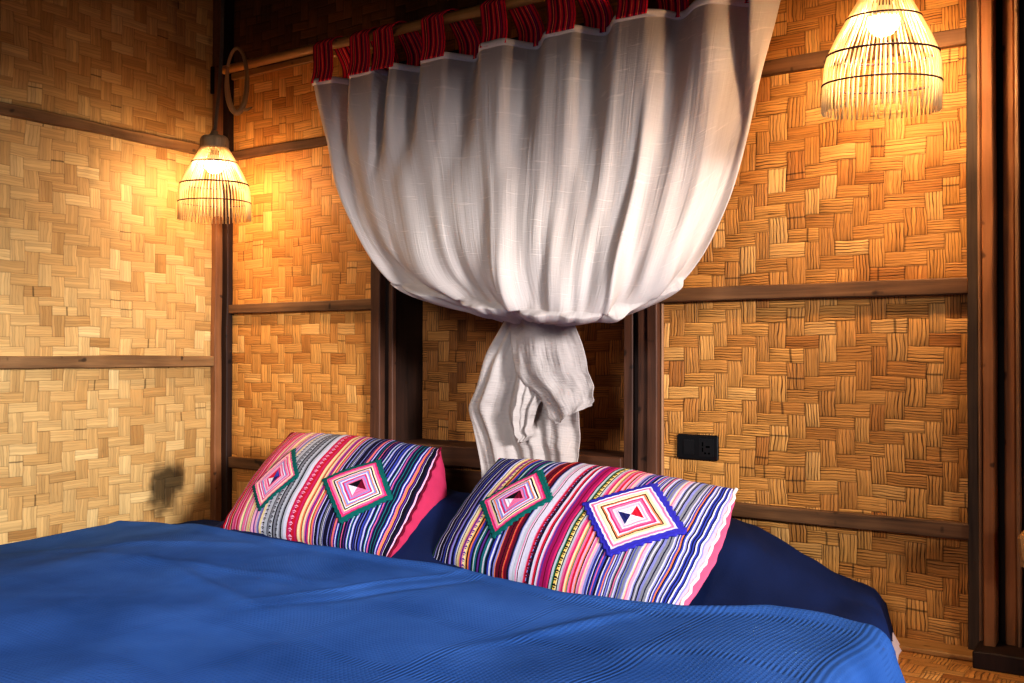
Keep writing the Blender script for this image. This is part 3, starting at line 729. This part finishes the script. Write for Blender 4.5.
# ------------------------------------------------------------------ pendant lamps
def lamp(cx, cy, zb, tilt, label, cordtop, hoop):
    root = empty('pendant_lamp', (cx, cy, zb), label, 'lamp', 'cane basket pendant lamps')
    H = .315
    prof = [(.050, H - .045), (.056, H - .055), (.080, H - .098), (.104, H - .142), (.122, H - .182), (.128, H - .205), (.131, H - .25), (.132, 0.0)]
    R = Matrix.Rotation(tilt, 3, Vector((.83, .55, 0)))
    def pr(z):
        for (r0, z0), (r1, z1) in zip(prof, prof[1:]):
            if z <= z0 and z >= z1: return r0 + (r1-r0)*(z0-z)/(z0-z1)
        return prof[-1][0]
    bm = bmesh.new(); NS = 62
    rn = random.Random(int(cx*100))
    for k in range(NS):
        a = 2*PI*k/NS + rn.uniform(-.012, .012); pts = []
        lo = rn.uniform(-.002, .002)
        for q, (r, z) in enumerate(prof):
            aa = a + rn.uniform(-.004, .004); zz = z + (lo if q == len(prof)-1 else 0)
            pts.append(R @ Vector((r*math.cos(aa), r*math.sin(aa), zz)))
        bm_tube(bm, pts, .0019, 5)
    from_bm('shade', bm, M['stick'], root)
    for z, rr in ((H - .100, .0022), (H - .182, .0026), (.065, .0022)):
        bm = bmesh.new(); r = pr(z) + .001
        bm_tube(bm, [R @ Vector(((r + .0012*(k % 2))*math.cos(2*PI*k/124), (r + .0012*(k % 2))*math.sin(2*PI*k/124), z)) for k in range(124)], rr, 6, closed=True)
        from_bm('binding_ring', bm, M['twine'], root)
    bm = bmesh.new(); bm_lathe(bm, [(.046, H - .052), (.050, H - .050), (.053, H - .04), (.053, H - .016), (.049, H - .006), (.042, H), (.018, H + .004), (.012, H + .02)], 36)
    for v in bm.verts: v.co = R @ v.co
    from_bm('cap', bm, M['cap'], root)
    bm = bmesh.new(); bm_lathe(bm, [(.016, H - .055), (.016, H - .085), (.014, H - .09)], 20)
    for v in bm.verts: v.co = R @ v.co
    from_bm('lamp_holder', bm, M['cord'], root)
    bm = bmesh.new(); bm_lathe(bm, [(.0360, H - .1005), (.0345, H - .112), (.030, H - .124), (.022, H - .133), (.012, H - .138), (.003, H - .139)], 16)
    for v in bm.verts: v.co = R @ v.co
    bo = from_bm('bulb', bm, M['bulb_soft' if hoop else 'bulb'], root); props(bo, 'glowing white bulb')
    bm = bmesh.new(); bm_lathe(bm, [(.015, H - .070), (.020, H - .078), (.031, H - .092), (.0345, H - .0995), (.030, H - .1000)], 20)
    for v in bm.verts: v.co = R @ v.co
    from_bm('bulb_base', bm, M['porcelain'], bo)
    bm = bmesh.new(); top = R @ Vector((0, 0, H)); bm_tube(bm, [top] + [Vector(p) - Vector((cx, cy, zb)) for p in cordtop], .0065, 8)
    from_bm('cord', bm, M['cord'], root)
    if hoop:
        bm = bmesh.new(); pts = []; rd = []
        for k in range(49):
            a = PI*.86 - 2*PI*k/48*1.0; hx, hy, hz, ra, rb = hoop
            xx = ra*math.cos(a); zz = rb*math.sin(a)
            pts.append(Vector((hx + xx*.83, hy + xx*.55, hz + zz)) - Vector((cx, cy, zb))); rd.append(.0065 + .0042*sm(10, 30, k)*(1 - sm(40, 48, k)))
        bm_tube(bm, pts, rd, 10)
        from_bm('cane_hoop', bm, M['cane'], root)
        bm = bmesh.new(); e = pts[29]; bm_tube(bm, [e, e + Vector((.018, .012, -.002)), e + Vector((.034, .022, .008))], [.008, .006, .003], 8)
        from_bm('twig_stub', bm, M['cane'], root)
    return root
L1 = lamp(.25, -.25, 1.253, .03, 'cane basket pendant lamp in the room corner, hanging below a bent cane hoop', [(.272, -.25, 1.75), (.285, -.25, 1.905), (.30, -.25, TOP)], (.335, -.22, 1.775, .038, .122))
L2 = lamp(2.677, -.30, 1.322, .10, 'cane basket pendant lamp right of the curtain, its top cut off by the photo edge', [(2.71, -.30, 2.0), (2.71, -.30, TOP)], None)
cl = box('wooden_cleat', (.0, .014, -.072, -.046, 1.807, 1.918), M['dark_wood'], None, .002)
props(cl, 'small upright dark wooden cleat on the side wall beside the cane hoop', 'cleat')

# ------------------------------------------------------------------ socket
so = empty('power_outlet', (2.092, 0, .477), 'black switched power outlet plate on the woven wall right of the recess', 'outlet')
box('plate', (-.065, .065, -.010, 0, -.037, .037), M['black'], so, .004, 0, 3)
box('rocker_switch', (-.042, -.008, -.0135, -.009, -.022, .022), M['black2'], so, .002)
sk = box('socket_face', (.006, .052, -.0115, -.009, -.026, .026), M['black2'], so, .001)
bm = bmesh.new()
for (a, b_, w, h) in ((.018, .010, .004, .012), (.018, -.006, .004, .012), (.034, .003, .012, .005), (.026, -.016, .005, .005), (.038, -.016, .005, .005)):
    bm_box(bm, a - w/2, a + w/2, -.0122, -.0110, b_ - h/2, b_ + h/2)
from_bm('socket_holes', bm, M['hole'], sk, False)

# ------------------------------------------------------------------ plank at the right edge
bm = bmesh.new()
bm_box(bm, 2.955, 3.30, -.24, -.02, .268, .345, .006, 0, 2)
for v in bm.verts:
    if v.co.x < 3.0: v.co.x += (.345 - v.co.z)*.10
pl = from_bm('shelf_plank', bm, M['pale_board'], None, False); props(pl, 'pale wooden shelf end poking in at the right edge beyond the door post', 'shelf')

# ------------------------------------------------------------------ light
def area(name, loc, target, size, energy, col, spread=PI):
    l = bpy.data.lights.new(name, 'AREA'); l.shape = 'RECTANGLE'; l.size, l.size_y = size; l.energy = energy; l.color = col; l.spread = spread
    o = bpy.data.objects.new(name, l); COL.objects.link(o); o.location = loc
    o.rotation_euler = (Vector(target) - Vector(loc)).to_track_quat('-Z', 'Y').to_euler(); return o
def yq(y0, y1, z0, z1, x=4.3): return [(x, y0, z0), (x, y1, z0), (x, y1, z1), (x, y0, z1)]
WY0, WY1, WZ0, WZ1 = -1.2, -3.2, .45, 1.6
wall('wall_right', [(yq(0, WY0, 0, TOP), 0), (yq(WY1, -4.2, 0, TOP), 0), (yq(WY0, WY1, 0, WZ0), 0), (yq(WY0, WY1, WZ1, TOP), 0)], [M['weave_side']])  # added unseen wall; its opening keeps daylight off the upper walls and right corner
area('window_daylight', (7.3, -3.1, 1.8), (1.2, -.75, .55), (1.1, .6), 84, (.95, .96, 1.0), math.radians(60))
area('front_fill', (2.3, -4.1, 1.8), (1.6, -1.0, .5), (1.2, .8), 7, (.95, .97, 1.0), math.radians(42))  # added soft fill from behind the camera, aimed at the bed
w = bpy.data.worlds.new('World'); scene.world = w; w.use_nodes = True
w.node_tree.nodes['Background'].inputs[0].default_value = (.62, .78, 1.0, 1); w.node_tree.nodes['Background'].inputs[1].default_value = .075

# ------------------------------------------------------------------ camera
cam = bpy.data.cameras.new('camera'); co = bpy.data.objects.new('camera', cam); COL.objects.link(co)
cam.sensor_width = 36; cam.lens = 979.4/1024*36; cam.clip_start = .02
yaw, pit, rol = math.radians(33.68), math.radians(.714), math.radians(.111)
f = Vector((-math.sin(yaw)*math.cos(pit), math.cos(yaw)*math.cos(pit), math.sin(pit)))
r0 = Vector((math.cos(yaw), math.sin(yaw), 0)); u0 = r0.cross(f)
r = r0*math.cos(rol) + u0*math.sin(rol); u = -r0*math.sin(rol) + u0*math.cos(rol)
co.matrix_world = Matrix(((r.x, u.x, -f.x, 3.233), (r.y, u.y, -f.y, -2.7), (r.z, u.z, -f.z, .75), (0, 0, 0, 1)))
scene.camera = co
scene.view_settings.view_transform = 'Standard'
scene.view_settings.look = 'Medium High Contrast'
scene.view_settings.exposure = -0.12
